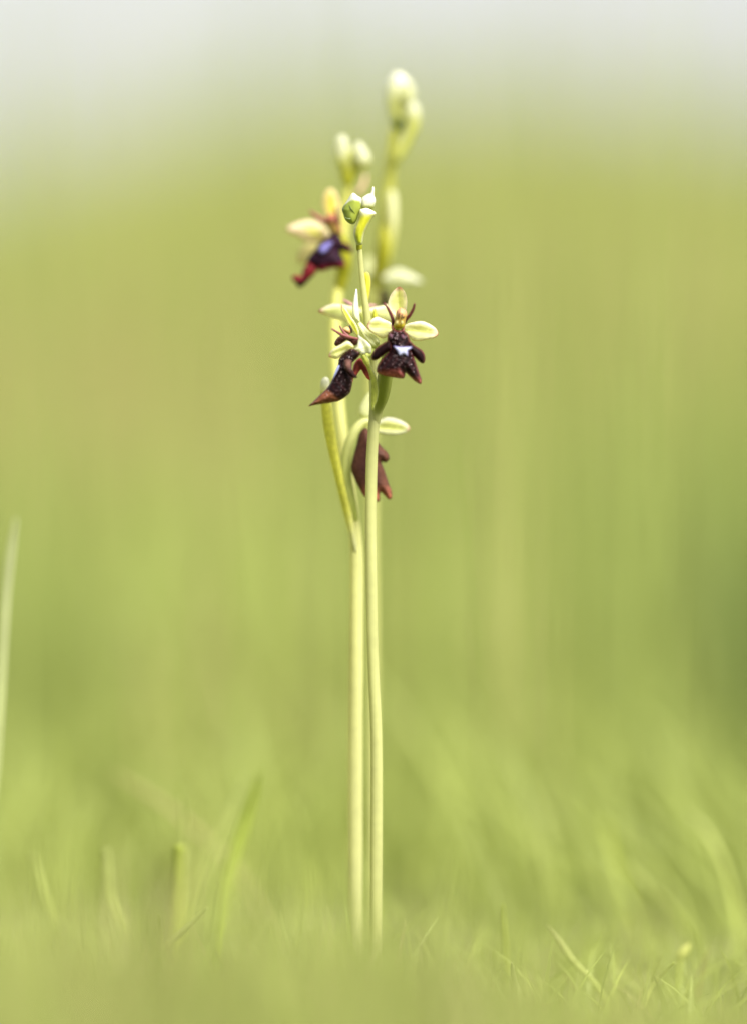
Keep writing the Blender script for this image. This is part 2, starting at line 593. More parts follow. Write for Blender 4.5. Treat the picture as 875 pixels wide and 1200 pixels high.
scatter('stalk_grass', 260, 1.3, 4.5, lambda y: 0.15 + 0.10 * y, (0.25, 0.62), (0.003, 0.006), 0.35, 6, 40,
        'taller soft grass stalks reaching up against the sky', lean=(0.0, 0.2))
scatter('stalk_grass', 46, 0.22, 0.62, lambda y: 0.125 + 0.05 * y, (0.20, 0.36), (0.0012, 0.0023), 0.4, 7, 43,
        'tallest thin grass stalks crossing the sky line', lean=(0.0, 0.14), tint=0.85)
scatter('bank_grass', 60000, 2.8, 11.5, lambda y: 0.7 + 0.3 * y, (0.06, 0.22), (0.004, 0.009), 0.15, 3, 34,
        'pale yellow-green grass covering the far bank')
scatter('tall_grass', 900, 6.0, 11.5, lambda y: 0.7 + 0.25 * y, (0.25, 0.62), (0.003, 0.006), 0.35, 4, 35,
        'sparse tall grass stalks along the crest of the bank', lean=(0.0, 0.25))


# ------------------------------------------------------------------ orchids
def Z(ox, oy, sc, pts):
    return [(ox + p[0] / sc, oy + p[1] / sc) for p in pts]


A = lambda pts: Z(425, 330, 9.21, pts)
B = lambda pts: Z(360, 340, 8.57, pts)
Cc = lambda pts: Z(380, 205, 10.94, pts)
D = lambda pts: Z(330, 210, 8.57, pts)
E = lambda pts: Z(425, 70, 4.0, pts)
F = lambda pts: Z(370, 290, 6.31, pts)
G = lambda pts: Z(360, 460, 6.0, pts)
T2 = lambda pts: Z(320, 60, 4.375, pts)


def tubeZ(fn, sc, pts):
    return [fn([(p[0], p[1])])[0] + (p[2], p[3] / sc) for p in pts]


def sepal_col(base, tip, root, tipc=PINK, edge=SEP_EDGE, tipw=0.18, vein=None):
    tip = np.array(tip, float); root = np.array(root, float)
    ax = tip - root
    L2 = ax @ ax

    def f(x, y, s):
        t = ((np.array([x, y]) - root) @ ax) / L2
        c = mixc(edge, base, sm(0.08, 0.62, s))
        v = abs((x - root[0]) * ax[1] - (y - root[1]) * ax[0]) / math.sqrt(L2)
        c = mixc(c, base * np.array([0.74, 0.82, 0.36]), 0.7 * math.exp(-(v / 1.0) ** 2) * (1 - sm(0.75, 1.0, t)))
        v2 = abs(v - 3.2)
        c = mixc(c, base * np.array([0.9, 0.95, 0.6]), 0.25 * math.exp(-(v2 / 0.7) ** 2))
        c = mixc(c, tipc, sm(1 - tipw, 1.0, t) * 0.8 + 0.16 * (1 - sm(0.0, 0.2, s)))
        return c
    return f


def stem_col(c0, c1, ripple=0.0):
    def f(t, a):
        return mixc(c0, c1, t) * (1 + 0.05 * math.sin(t * 40 + a * 2))
    return f


def speck_col(x, y, s):
    e = sm(0.0, 0.55, s)
    return mixc(lin(84, 70, 120), lin(172, 176, 206), e)


# ---- front orchid
ORCHIDS = 'fly orchids standing in one clump'
front = empty('fly_orchid', P(440, 1235, 0.0), 'sharply focused fly orchid with two dark velvety flowers and a green bud tip', 'orchid', ORCHIDS)
# remember: depth in mm behind the front stem axis
stem_pts = [(440, 1245, 0, 7.2), (440, 1160, 0, 7.2), (440.5, 1075, 0, 7.0), (441, 1000, 0, 7.0), (441, 870, 0, 6.8), (438, 790, 0, 6.6), (436, 730, 0, 6.6),
            (434.8, 660, 0, 6.8), (434.5, 600, 0, 6.6), (435.5, 540, 0, 6.6), (437.5, 505, 0, 6.4), (439, 480, 0.5, 6.4), (438.5, 450, 1, 6.0),
            (437, 425, 1.5, 5.6), (433, 395, 1.5, 5.0), (430, 372, 1, 4.4), (426.5, 345, 0.5, 3.6), (423.5, 318, 0, 3.1), (421.3, 290, 0, 2.9)]
st = tube('stem', stem_pts, stem_col(STEM, STEM * 1.02), M_STEM, front, sides=20, ribs=0.012)
tube('leaf_scar', tubeZ(F, 6.31, [(440, 1160, -1.0, 20), (475, 1150, -1.6, 20), (500, 1175, -1.2, 12)]), lambda t, a: STEM_PALE, M_STEM, front, 8)


def bud_col(top, bottom, y0, y1, crease=None):
    def f(x, y, s):
        c = mixc(top, bottom, sm(y0, y1, y))
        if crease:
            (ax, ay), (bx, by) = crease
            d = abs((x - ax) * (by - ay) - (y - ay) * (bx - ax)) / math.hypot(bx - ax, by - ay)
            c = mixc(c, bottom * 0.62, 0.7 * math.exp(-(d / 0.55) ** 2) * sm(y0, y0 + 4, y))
        return c
    return f


# tip of the front orchid: one green bud, one pale bud, one bract; light from above is painted white on the bud tops
body('bud', Cc([(478, 300), (550, 245), (590, 228), (612, 160), (632, 150), (642, 190), (640, 260), (658, 330), (640, 400), (600, 440), (500, 450), (462, 400)]),
     2.0, 4.2, 0.0, col=bud_col(WHITE, lin(196, 200, 96), 236, 246), mat=M_BUD, parent=front, step=1.2)
bud1 = body('bud', Cc([(230, 430), (295, 325), (362, 230), (430, 268), (478, 305), (470, 400), (445, 490), (425, 560), (405, 600), (375, 632), (320, 620), (268, 570), (245, 500)]),
            -1.0, 4.6, 0.0, col=lambda x, y, s: mixc(WHITE, mixc(LEAFG, DARKG, 0.75 * (1 - sm(398, 421, x))), sm(-1.5, 2.6, (y - 237) - 0.25 * (420 - x) + 5 - 3.5 * (1 - sm(0, .35, s)) - 3 * sm(416, 421, x))),
            mat=M_BUD, parent=front, step=1.0)
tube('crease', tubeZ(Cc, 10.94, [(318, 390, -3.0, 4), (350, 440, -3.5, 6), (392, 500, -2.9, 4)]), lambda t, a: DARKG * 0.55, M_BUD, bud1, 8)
tube('crease', tubeZ(Cc, 10.94, [(268, 545, -2.2, 4), (330, 562, -3.0, 6), (400, 520, -2.6, 4)]), lambda t, a: lin(170, 186, 128), M_BUD, bud1, 8)
body('bract', Cc([(452, 452), (490, 432), (545, 424), (600, 446), (662, 490), (622, 552), (562, 645), (512, 760), (488, 885), (448, 900), (412, 888), (378, 780), (384, 690), (402, 640), (420, 600), (440, 540)]),
     -2.0, 3.4, 0.4, col=lambda x, y, s: mixc(WHITE, mixc(lin(190, 190, 42), lin(150, 158, 30), sm(262, 284, y)), sm(246, 256, y) * (0.55 + 0.45 * sm(0.05, 0.4, s))), mat=M_BUD, parent=front, step=1.2)
tube('node', [(421, 292, 0, 3.5), (421, 287, 0, 3.7)], lambda t, a: lin(170, 172, 50), M_STEM, front, 10, dense=2)

# -- the flower facing the lens (right of the stem)
ov = tube('flower', [(440, 502, 0.0, 3.0), (440.8, 491, -0.2, 5.0), (442.5, 480, -0.8, 5.8), (447, 465, -3.0, 7.6), (450, 448, -4.0, 8.2), (452.5, 430, -4.5, 7.6), (456, 412, -4.5, 6.0), (462, 396, -5.0, 4.5), (466, 384, -5.5, 3.6)],
          lambda t, a: mixc(STEM, mixc(lin(140, 150, 56), lin(176, 184, 92), 0.5 + 0.5 * math.sin(a * 3)), sm(0.08, 0.4, t)), M_STEM, front, sides=18, ribs=0.07)
ov['label'] = 'front flower with white-blue mirror patch, facing outward'
body('sepal', A([(274, 205), (312, 120), (388, 55), (440, 92), (470, 160), (476, 240), (462, 330), (440, 390), (360, 390), (304, 325), (274, 265)]),
     -4.5, 0.7, -0.9, (0, 0.06), (A([(388, 70)])[0], A([(400, 380)])[0], 0.5), sepal_col(SEP, A([(388, 52)])[0], A([(400, 390)])[0]), M_SEPAL, ov, 1.2)
body('sepal', A([(45, 482), (75, 420), (150, 377), (220, 400), (300, 440), (345, 490), (300, 560), (232, 612), (180, 600), (110, 562), (68, 525)]),
     -5.0, 0.7, 1.0, (0.06, 0.0), (A([(80, 480)])[0], A([(320, 490)])[0], 0.8), sepal_col(SEP, A([(42, 484)])[0], A([(330, 500)])[0]), M_SEPAL, ov, 1.2)
body('sepal', A([(420, 500), (460, 465), (520, 440), (620, 424), (700, 446), (780, 500), (812, 560), (780, 602), (700, 625), (600, 642), (540, 635), (490, 592), (440, 545)]),
     -5.0, 0.7, 0.8, (-0.05, 0.0), (A([(780, 550)])[0], A([(450, 510)])[0], 0.8), sepal_col(SEP, A([(815, 560)])[0], A([(440, 515)])[0]), M_SEPAL, ov, 1.2)
for pts in ([(230, 232, -11.5, 9), (262, 280, -10.6, 14), (295, 340, -9.6, 17), (320, 410, -8.6, 19), (322, 470, -7.8, 18), (330, 520, -7.2, 16)],
            [(557, 240, -11.5, 10), (540, 300, -10.6, 16), (505, 365, -9.6, 19), (462, 412, -8.6, 19), (438, 470, -7.8, 18), (428, 520, -7.2, 16)]):
    tube('petal', tubeZ(A, 9.21, pts), lambda t, a: mixc(lin(122, 62, 66), lin(62, 28, 34), sm(0.3, 0.9, t)), M_PETAL, ov, 10, flat=0.7, wob=0.05)
cl = body('column', A([(348, 405), (358, 325), (385, 292), (412, 282), (455, 305), (476, 360), (462, 430), (444, 495), (390, 514), (332, 495), (334, 440)]),
          -8.2, 4.0, 0.8, col=lambda x, y, s: mixc(lin(208, 152, 116), mixc(lin(180, 150, 66), lin(186, 176, 36), sm(378, 382, y)), sm(364, 374, y)), mat=M_BUD, parent=ov, step=1.0)
for (x, y) in ((366, 440), (420, 440)):
    tube('pollen_sac', tubeZ(A, 9.21, [(x, y - 8, -11.0, 14), (x, y + 8, -11.0, 14)]), lambda t, a: lin(206, 196, 130), M_BUD, ov, 8, dense=2)
for (x, y, x2, y2) in ((392, 345, 385, 405), (425, 350, 412, 410), (446, 372, 428, 402)):
    tube('anther_slit', tubeZ(A, 9.21, [(x, y, -11.6, 5), ((x + x2) / 2, (y + y2) / 2, -11.8, 8), (x2, y2, -11.6, 4)]), lambda t, a: lin(44, 20, 12), M_PETAL, ov, 6, dense=3)


def lip_col(x, y, s):
    # dark velvet with a reddish hem along the tip of the lip
    hem = sm(430.5, 440, y - 0.10 * (x - 450) * (1 if x > 470 else -0.3) - (5.0 if x > 472 else 0))
    c = mixc(LIP, LIP2, 0.5 + 0.5 * math.sin(x * 0.7 + y * 0.5))
    c = mixc(c, RED, 0.75 * hem)
    return mixc(c, RED * 0.9, 0.55 * (1 - sm(0.0, 0.16, s)))


def lobe_col(x, y, s):
    c = mixc(LIP, LIP2, 0.35)
    return mixc(c, RED * 0.75, 0.7 * (1 - sm(0.0, 0.35, s)))


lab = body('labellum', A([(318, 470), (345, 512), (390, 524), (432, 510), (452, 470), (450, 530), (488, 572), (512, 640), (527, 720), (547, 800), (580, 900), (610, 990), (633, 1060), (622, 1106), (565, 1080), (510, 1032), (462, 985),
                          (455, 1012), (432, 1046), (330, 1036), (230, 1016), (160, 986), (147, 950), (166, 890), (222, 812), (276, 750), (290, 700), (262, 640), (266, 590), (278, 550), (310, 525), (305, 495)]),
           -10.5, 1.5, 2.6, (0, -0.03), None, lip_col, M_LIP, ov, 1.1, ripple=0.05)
lab['label'] = 'dark maroon velvet lip with reddish two-lobed hem'
body('side_lobe', A([(300, 640), (262, 640), (190, 682), (130, 732), (90, 802), (104, 846), (150, 846), (210, 806), (272, 756), (315, 730)]), -10.2, 1.6, 1.3, (-0.04, 0.0), None, lobe_col, M_LIPBACK, ov, 1.1)
body('side_lobe', A([(480, 640), (510, 640), (562, 690), (640, 742), (670, 802), (666, 868), (630, 882), (572, 832), (532, 782), (500, 730)]), -10.2, 1.6, 1.3, (0.04, 0.0), None, lobe_col, M_LIPBACK, ov, 1.1)
body('mirror_patch', A([(326, 694), (400, 700), (526, 700), (514, 735), (490, 752), (484, 812), (440, 788), (392, 806), (368, 760)]), -13.6, 0.7, 0.2, (0, -0.01), None, speck_col, M_SPEC, ov, 1.0)
# nectary bosses on the shoulders of the lip
for (x, y) in ((300, 590), (430, 600)):
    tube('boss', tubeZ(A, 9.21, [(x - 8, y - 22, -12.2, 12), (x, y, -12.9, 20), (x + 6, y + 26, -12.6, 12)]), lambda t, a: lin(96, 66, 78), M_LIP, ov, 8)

# -- the flower seen from the side (left of the stem)
ov2 = body('flower', B([(505, 295), (560, 340), (622, 412), (700, 470), (726, 525), (690, 575), (620, 545), (560, 480), (520, 400), (500, 340)]),
           -3.0, 2.4, 0.8, (-0.05, 0), (B([(520, 320)])[0], B([(690, 550)])[0], 0.9), lambda x, y, s: mixc(lin(216, 221, 138), lin(240, 241, 206), 0.5 + 0.5 * math.sin((x - y * 0.8) * 1.9)), M_SEPAL, front, 1.2)
ov2['label'] = 'side-on flower hanging left with long dark pointed lip'
tube('ovary', tubeZ(B, 8.57, [(700, 560, -1.5, 34), (640, 620, -3.5, 34), (590, 660, -5.0, 28), (545, 640, -5.5, 22), (510, 600, -6, 16)]), lambda t, a: lin(196, 204, 112), M_STEM, ov2, 12, ribs=0.05)
body('sepal', B([(344, 140), (392, 190), (442, 268), (492, 340), (522, 420), (515, 476), (482, 445), (420, 352), (370, 262), (343, 200)]),
     -6.0, 1.2, 0.5, (0.02, 0), (B([(350, 160)])[0], B([(515, 460)])[0], 0.5), sepal_col(lin(206, 208, 80), B([(342, 140)])[0], B([(515, 470)])[0], tipw=0.2), M_SEPAL, ov2, 1.0)
body('sepal', B([(216, 650), (250, 596), (330, 546), (404, 510), (452, 540), (468, 576), (400, 610), (342, 660), (298, 692), (250, 682), (222, 672)]),
     -9.0, 1.2, 0.9, (0.02, 0.06), (B([(235, 650)])[0], B([(455, 560)])[0], 0.5), sepal_col(SEP * 0.95, B([(214, 652)])[0], B([(460, 560)])[0], tipw=0.15), M_SEPAL, ov2, 1.0)
body('sepal', B([(508, 440), (514, 446), (545, 474), (598, 512), (640, 558), (646, 600), (636, 640), (600, 632), (560, 645), (510, 628), (466, 606), (458, 602), (468, 592), (498, 556), (508, 500)]),
     -8.5, 0.9, 0.5, (-0.04, 0.02), (B([(515, 470)])[0], B([(590, 610)])[0], 0.8), sepal_col(lin(242, 243, 214), B([(463, 604)])[0], B([(640, 570)])[0], tipc=lin(222, 190, 170), edge=WHITE, tipw=0.1), M_SEPAL, ov2, 1.0)
for pts in ([(248, 390, -10.5, 9), (300, 420, -10, 13), (345, 446, -9.5, 15), (420, 470, -9, 14), (505, 490, -8, 12)],
            [(328, 362, -8.0, 7), (352, 402, -8.2, 10), (385, 440, -8.6, 13), (440, 478, -8.6, 12)]):
    tube('petal', tubeZ(B, 8.57, pts), lambda t, a: lin(126, 68, 66), M_PETAL, ov2, 10, flat=0.7)
body('column', B([(358, 384), (400, 366), (438, 388), (436, 440), (390, 440), (362, 415)]), -6.5, 3.2, 0.2, col=lambda x, y, s: mixc(lin(214, 176, 120), lin(150, 96, 60), sm(384, 392, y)), mat=M_BUD, parent=ov2, step=1.0)
tube('anther', tubeZ(B, 8.57, [(428, 360, -7.5, 10), (436, 385, -7.5, 14), (446, 420, -7.2, 12)]), lambda t, a: lin(52, 40, 32), M_PETAL, ov2, 8)
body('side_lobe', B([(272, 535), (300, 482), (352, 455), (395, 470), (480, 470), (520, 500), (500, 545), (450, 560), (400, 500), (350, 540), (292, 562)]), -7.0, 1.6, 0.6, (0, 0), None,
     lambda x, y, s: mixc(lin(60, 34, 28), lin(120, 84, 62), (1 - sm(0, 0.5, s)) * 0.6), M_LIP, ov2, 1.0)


def lip2_col(x, y, s):
    hem = sm(-3, 3, (y - 458) - 0.32 * (385 - x) * -1 - 0.42 * (x - 385))
    c = mixc(LIP, LIP2, 0.4 + 0.4 * math.sin(x * 0.6 - y * 0.5))
    c = mixc(c, BROWN, 0.85 * hem)
    return mixc(c, RED * 0.8, 0.4 * (1 - sm(0.0, 0.12, s)))


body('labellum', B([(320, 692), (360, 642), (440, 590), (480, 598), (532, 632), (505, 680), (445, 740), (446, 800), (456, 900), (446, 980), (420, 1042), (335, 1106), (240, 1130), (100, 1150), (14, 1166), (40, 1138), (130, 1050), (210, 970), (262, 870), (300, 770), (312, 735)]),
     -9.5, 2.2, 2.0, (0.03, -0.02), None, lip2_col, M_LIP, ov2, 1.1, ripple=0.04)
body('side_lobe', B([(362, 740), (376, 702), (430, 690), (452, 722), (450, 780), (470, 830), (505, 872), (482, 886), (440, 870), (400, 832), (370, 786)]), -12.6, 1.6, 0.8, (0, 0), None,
     lambda x, y, s: mixc(LIP2, lin(134, 96, 86), 0.75 * math.exp(-(((x - 408) / 4.0) ** 2 + ((y - 427) / 5.5) ** 2))), M_LIP, ov2, 1.0)  # soft highlight painted into the colour of the near lobe
body('far_lobe', B([(470, 745), (512, 690), (548, 688), (592, 750), (630, 830), (634, 902), (600, 888), (562, 832), (540, 800), (512, 832), (490, 868), (465, 885), (458, 922), (444, 880), (455, 820)]), -5.2, 1.2, 0.6, (0, 0), None,
     lambda x, y, s: mixc(lin(104, 44, 36), lin(200, 92, 84), max(sm(432, 444, y), 0.8 * (1 - sm(0, 0.35, s)))), M_LIPBACK, ov2, 1.0)
body('mirror_patch', B([(268, 850), (300, 768), (326, 756), (318, 800), (290, 850), (262, 892)]), -11.2, 0.5, 0.1, (0, 0), None, lambda x, y, s: lin(150, 156, 200), M_SPEC, ov2, 1.0)

# -- bracts on the front stem
body('bract', B([(488, -10), (506, 10), (516, 150), (530, 300), (520, 330), (470, 280), (452, 190), (468, 80)]), -3.0, 0.9, 0.6, (0.03, 0), (B([(500, 0)])[0], B([(505, 320)])[0], 0.5),
     lambda x, y, s: mixc(lin(240, 241, 222), lin(232, 235, 190), sm(350, 380, y)), M_SEPAL, front, 1.2)
body('bract', B([(535, 652), (580, 636), (622, 690), (645, 770), (692, 880), (714, 1000), (704, 1100), (684, 1150), (660, 1210), (640, 1180), (632, 1050), (632, 900), (600, 790), (560, 720)]), -6.5, 1.4, 0.8, (0, 0.02), None,
     lambda x, y, s: mixc(lin(196, 202, 96), lin(226, 230, 160), 1 - sm(0, 0.4, s)), M_SEPAL, front, 1.2)
body('bract', F([(350, 200), (374, 180), (400, 208), (407, 280), (392, 385), (370, 420), (350, 340), (346, 260)]), 6.0, 1.4, 0.6, (0, 0), None,
     lambda x, y, s: mixc(lin(216, 212, 70), lin(228, 214, 130), 1 - sm(0, 0.35, s)), M_SEPAL, front, 1.2)

# -- third flower of the front orchid, turned away behind the stem
ov3 = tube('flower', [(434, 400, 4, 4.5), (433, 385, 8, 5.5), (428, 372, 12, 5), (424, 362, 15, 3.6)], lambda t, a: lin(210, 214, 128), M_STEM, front, 12)
ov3['label'] = 'pale flower turned away behind the stem'
body('sepal', B([(110, 212), (150, 178), (240, 138), (330, 138), (440, 158), (540, 190), (560, 240), (450, 295), (380, 312), (300, 297), (220, 266), (150, 238)]),
     14, 1.0, 0.8, (-0.02, 0), None, sepal_col(lin(224, 226, 156), B([(108, 212)])[0], B([(540, 210)])[0], tipw=0.2), M_SEPAL, ov3, 1.4)
body('sepal', F([(370, 460), (400, 445), (480, 430), (560, 415), (620, 440), (600, 510), (550, 545), (480, 535), (400, 505)]),
     14, 1.0, 0.8, (0.02, 0), None, sepal_col(lin(228, 230, 168), F([(625, 450)])[0], F([(380, 480)])[0], tipw=0.1), M_SEPAL, ov3, 1.4)
for pts in ([(362, 98, 18, 10), (400, 120, 17, 16), (450, 148, 16, 16), (520, 190, 15, 14)], [(690, 158, 20, 8), (640, 150, 19, 12), (600, 165, 17, 12)]):
    tube('petal', tubeZ(B, 8.57, pts), lambda t, a: lin(186, 136, 140), M_PETAL, ov3, 8)
body('bract', F([(424, 470), (436, 450), (450, 480), (454, 520), (420, 530)]), 9, 1.2, 0.3, (0, 0), None, lambda x, y, s: lin(206, 206, 70), M_SEPAL, front, 1.2)

# ---- left rear orchid
SHIFT = lambda y: 14.0 * np.clip((560 - y) / 240.0, 0, 1)
left = empty('fly_orchid', P(416, 1235, 0.016), 'softly blurred fly orchid with yellow sheathing leaf and violet-patched flower', 'orchid', ORCHIDS)
lp = [(416, 1245, 16, 8.4), (416, 1090, 16, 8.4), (416.3, 1000, 16, 8.6), (416.3, 870, 16, 8.5), (417.5, 740, 16, 8.2), (417.5, 650, 17, 7.8), (412, 590, 19, 7.2), (405, 540, 22, 6.6), (399, 490, 26, 6.2),
      (395, 440, 30, 6.2), (393, 400, 33, 6.2), (394, 360, 36, 6.2), (398, 320, 40, 5.6), (402, 280, 43, 5.0), (405, 245, 45, 4.2), (408, 218, 46, 3.8)]
tube('stem', lp, stem_col(STEM_PALE, lin(214, 212, 110)), M_STEM, left, sides=20, ribs=0.012)
body('leaf', [(375.5, 452), (380, 442), (386, 446), (389, 470), (397, 530), (405, 568), (413, 602), (417, 628), (418.5, 648), (415, 646), (408, 625), (400, 593), (392, 560), (383, 522), (377.5, 490)], 11, 1.6, 0.5, (-0.03, 0.04), None,
     lambda x, y, s: mixc(mixc(WHITE, mixc(lin(222, 220, 96), lin(214, 214, 128), sm(0.0, 1.0, (x - (378 + (y - 450) * 0.19)) / 9.0)), sm(446, 468, y)), STEM_PALE, sm(590, 640, y)), M_SEPAL, left, 1.5)
# bud at its tip: a green cup with two folded lobes, light from above painted pale on top
BUDW = lin(218, 219, 184)
BUDG = lin(186, 188, 76)
lb = body('bud', T2([(322, 520), (340, 490), (392, 500), (440, 500), (478, 540), (478, 580), (440, 622), (402, 692), (368, 692), (342, 620)]), 46, 4.5, 0, (0, 0), None,
          lambda x, y, s: mixc(lin(196, 198, 110), lin(178, 178, 50), sm(186, 206, y)), M_BUD, left, 1.6)
body('bud_lobe', T2([(318, 530), (324, 452), (358, 428), (384, 462), (388, 500), (370, 560), (352, 600), (332, 580)]), 43.5, 2.4, 0.4, (0, 0), None,
     lambda x, y, s: mixc(BUDW, BUDG, sm(172, 198, y)), M_SEPAL, lb, 1.5)
body('bud_lobe', T2([(408, 500), (436, 462), (470, 490), (498, 545), (490, 585), (452, 600), (424, 575), (412, 540)]), 43, 2.6, 0.4, (0, 0), None,
     lambda x, y, s: mixc(BUDW, BUDG, 0.8 * sm(180, 200, y)), M_SEPAL, lb, 1.5)
tube('petal', tubeZ(T2, 4.375, [(415, 735, 50, 7), (440, 720, 50, 9), (464, 680, 52, 10), (472, 640, 54, 8)]), lambda t, a: lin(186, 154, 126), M_PETAL, left, 8)

ov4 = tube('flower', [(398, 340, 38, 5.5), (402, 322, 36, 7.6), (404, 305, 34, 8.0), (403, 288, 33, 6.5), (397, 274, 32, 4.5)],
           lambda t, a: mixc(lin(150, 150, 30), lin(196, 194, 60), 0.5 + 0.5 * math.sin(a)), M_STEM, left, 12, ribs=0.04)
ov4['label'] = 'blurred flower with violet mirror patch and crimson hem'
body('sepal', D([(414, 232), (430, 150), (482, 92), (540, 130), (576, 220), (582, 330), (562, 430), (460, 410), (425, 322)]), 33, 1.2, -0.4, (0, 0.04), None,
     lambda x, y, s: mixc(lin(238, 220, 172), lin(240, 228, 96), sm(0.1, 0.8, s)), M_SEPAL, ov4, 1.5)
body('sepal', D([(50, 502), (90, 458), (230, 412), (330, 418), (422, 470), (490, 570), (432, 625), (340, 642), (240, 622), (160, 572), (80, 542)]), 32, 1.2, 0.6, (0.02, 0), None,
     lambda x, y, s: mixc(lin(232, 214, 178), lin(214, 210, 100), sm(0.15, 0.9, s) * sm(345, 372, x)), M_SEPAL, ov4, 1.5)
body('sepal', D([(155, 795), (190, 700), (260, 648), (350, 650), (340, 720), (250, 835), (180, 846)]), 37, 1.2, 0.4, (0, 0), None, lambda x, y, s: lin(222, 212, 150), M_SEPAL, ov4, 1.5)
for pts in ([(285, 318, 24, 10), (340, 365, 26, 18), (400, 402, 27, 22), (470, 450, 29, 22)], [(545, 290, 24, 8), (555, 380, 26, 18), (575, 470, 28, 24), (590, 540, 29, 24)]):
    tube('petal', tubeZ(D, 8.57, pts), lambda t, a: lin(150, 78, 84), M_PETAL, ov4, 8)
body('column', D([(445, 385), (490, 348), (542, 368), (574, 440), (592, 545), (500, 556), (465, 462)]), 28.5, 3.0, 0.4, (0, 0), None,
     lambda x, y, s: mixc(lin(172, 98, 78), lin(140, 112, 44), sm(253, 266, y)), M_BUD, ov4, 1.4)


def lip4_col(x, y, s):
    hem = sm(306.5, 311, y + 0.14 * (x - 395))
    return mixc(mixc(LIP, lin(52, 26, 46), 0.5), lin(112, 24, 46), hem)


body('labellum', D([(478, 572), (540, 538), (592, 580), (614, 640), (584, 700), (602, 760), (634, 830), (634, 882), (560, 892), (480, 902), (400, 928), (350, 902), (300, 860), (256, 822), (290, 756), (350, 690), (390, 640), (440, 600)]),
     26, 1.8, 2.2, (0, -0.02), None, lip4_col, M_LIPBACK, ov4, 1.4)
body('side_lobe', D([(560, 625), (660, 648), (708, 710), (692, 744), (620, 722), (560, 710)]), 26, 1.8, 1, (0, 0), None, lambda x, y, s: mixc(lin(120, 40, 50), LIP, sm(0, 0.4, s)), M_LIPBACK, ov4, 1.4)
body('side_lobe', D([(262, 822), (340, 870), (352, 930), (290, 1000), (222, 1072), (170, 1088), (142, 1050), (100, 985), (150, 958), (200, 968), (212, 910), (240, 870)]), 25.5, 1.8, 1, (0, 0), None,
     lambda x, y, s: mixc(lin(104, 28, 34), lin(34, 11, 16), sm(0, 6, (x - 350) * 0.5 + (y - 327))), M_LIPBACK, ov4, 1.4)
body('mirror_patch', D([(370, 695), (428, 636), (516, 626), (496, 682), (444, 744), (392, 750)]), 22.4, 0.8, 0.2, (0, 0), None, lambda x, y, s: mixc(lin(60, 44, 96), lin(118, 112, 178), sm(0, 0.7, s)), M_SPEC, ov4, 1.2)

# its lower flower, seen from behind
ov5 = tube('flower', [(421, 640, 26, 1.5), (419, 622, 20, 3.5), (411, 590, 15, 6.2), (405.5, 558, 14, 6.4), (407, 530, 13, 5.8), (414, 508, 12, 5.4), (424, 496, 12, 4.8), (434, 494, 12, 4)],
           lambda t, a: mixc(lin(196, 206, 100), lin(226, 226, 162), t), M_STEM, left, 12, ribs=0.04)
ov5['label'] = 'brown-backed flower hanging low behind the front stem'
body('sepal', G([(362, 120), (396, 45), (440, -10), (470, 10), (470, 170), (420, 190), (375, 172)]), 13, 1.4, 0.5, (0, 0), None, lambda x, y, s: lin(228, 230, 176), M_SEPAL, ov5, 1.5)
body('sepal', G([(460, 210), (500, 198), (560, 174), (640, 188), (702, 225), (718, 262), (680, 288), (600, 302), (520, 292), (460, 270)]), 12, 1.3, 0.5, (0, 0), (G([(700, 260)])[0], G([(470, 240)])[0], 0.7),
     sepal_col(lin(226, 228, 150), G([(720, 262)])[0], G([(470, 240)])[0], edge=WHITE, tipw=0.12), M_SEPAL, ov5, 1.4)
body('labellum', G([(368, 285), (410, 248), (450, 290), (520, 378), (562, 420), (577, 462), (552, 492), (522, 490), (547, 560), (572, 640), (592, 692), (592, 742), (570, 752), (540, 722), (512, 702), (506, 760), (482, 768), (440, 740), (402, 732), (370, 682), (338, 620), (309, 540), (320, 460), (345, 370)]),
     11, 1.8, 1.4, (0, 0), None, lambda x, y, s: mixc(mixc(lin(88, 56, 44), lin(64, 38, 34), sm(0.1, 0.9, s)), lin(156, 92, 72), max(sm(573, 583, y), 0.5 * sm(566, 577, y))), M_LIPBACK, ov5, 1.4, ripple=0.02)

# ---- right rear orchid
SHIFT = lambda y: 10.0 + 0 * y
right = empty('fly_orchid', P(437, 1235, 0.06), 'strongly blurred tallest fly orchid with a cream bud tip, behind the others', 'orchid', ORCHIDS)
rp = [(437, 1200, 50, 6.0), (437, 1000, 52, 6.0), (436.5, 800, 56, 6.0), (435, 600, 60, 6.0), (435, 480, 62, 6.0), (436, 400, 64, 6.0), (439, 345, 66, 6.0), (444, 307, 67, 6.4), (449, 272, 68, 6.6), (453, 245, 68, 6.0), (456, 210, 68, 6.0), (459, 178, 68, 6.0), (461, 152, 68, 5.0)]
tube('stem', rp, stem_col(STEM, lin(204, 204, 92)), M_STEM, right, sides=12, ribs=0.03)
rb = body('bud', E([(112, 190), (118, 112), (158, 62), (206, 88), (238, 140), (232, 196), (200, 240), (192, 310), (160, 340), (138, 320), (124, 255)]), 68, 4.5, 0, (0, 0), None,
          lambda x, y, s: mixc(BUDW, mixc(lin(200, 202, 120), lin(96, 108, 30), sm(134, 142, y) * sm(458, 463, x)), sm(92, 126, y)), M_BUD, right, 1.8)  # pale bud top: light from above put into the colour
body('bud_lobe', E([(178, 150), (206, 96), (236, 140), (234, 196), (206, 214), (186, 196)]), 65, 1.8, 0.5, (0, 0), None, lambda x, y, s: mixc(BUDW, lin(206, 208, 140), s), M_SEPAL, rb, 1.6)
body('bract', E([(196, 240), (236, 196), (266, 240), (262, 310), (226, 388), (180, 468), (144, 492), (140, 440), (190, 352), (206, 290)]), 64, 2.2, 0.4, (0, 0), None,
     lambda x, y, s: mixc(BUDW, lin(200, 202, 112), sm(126, 146, y)), M_SEPAL, right, 1.8)
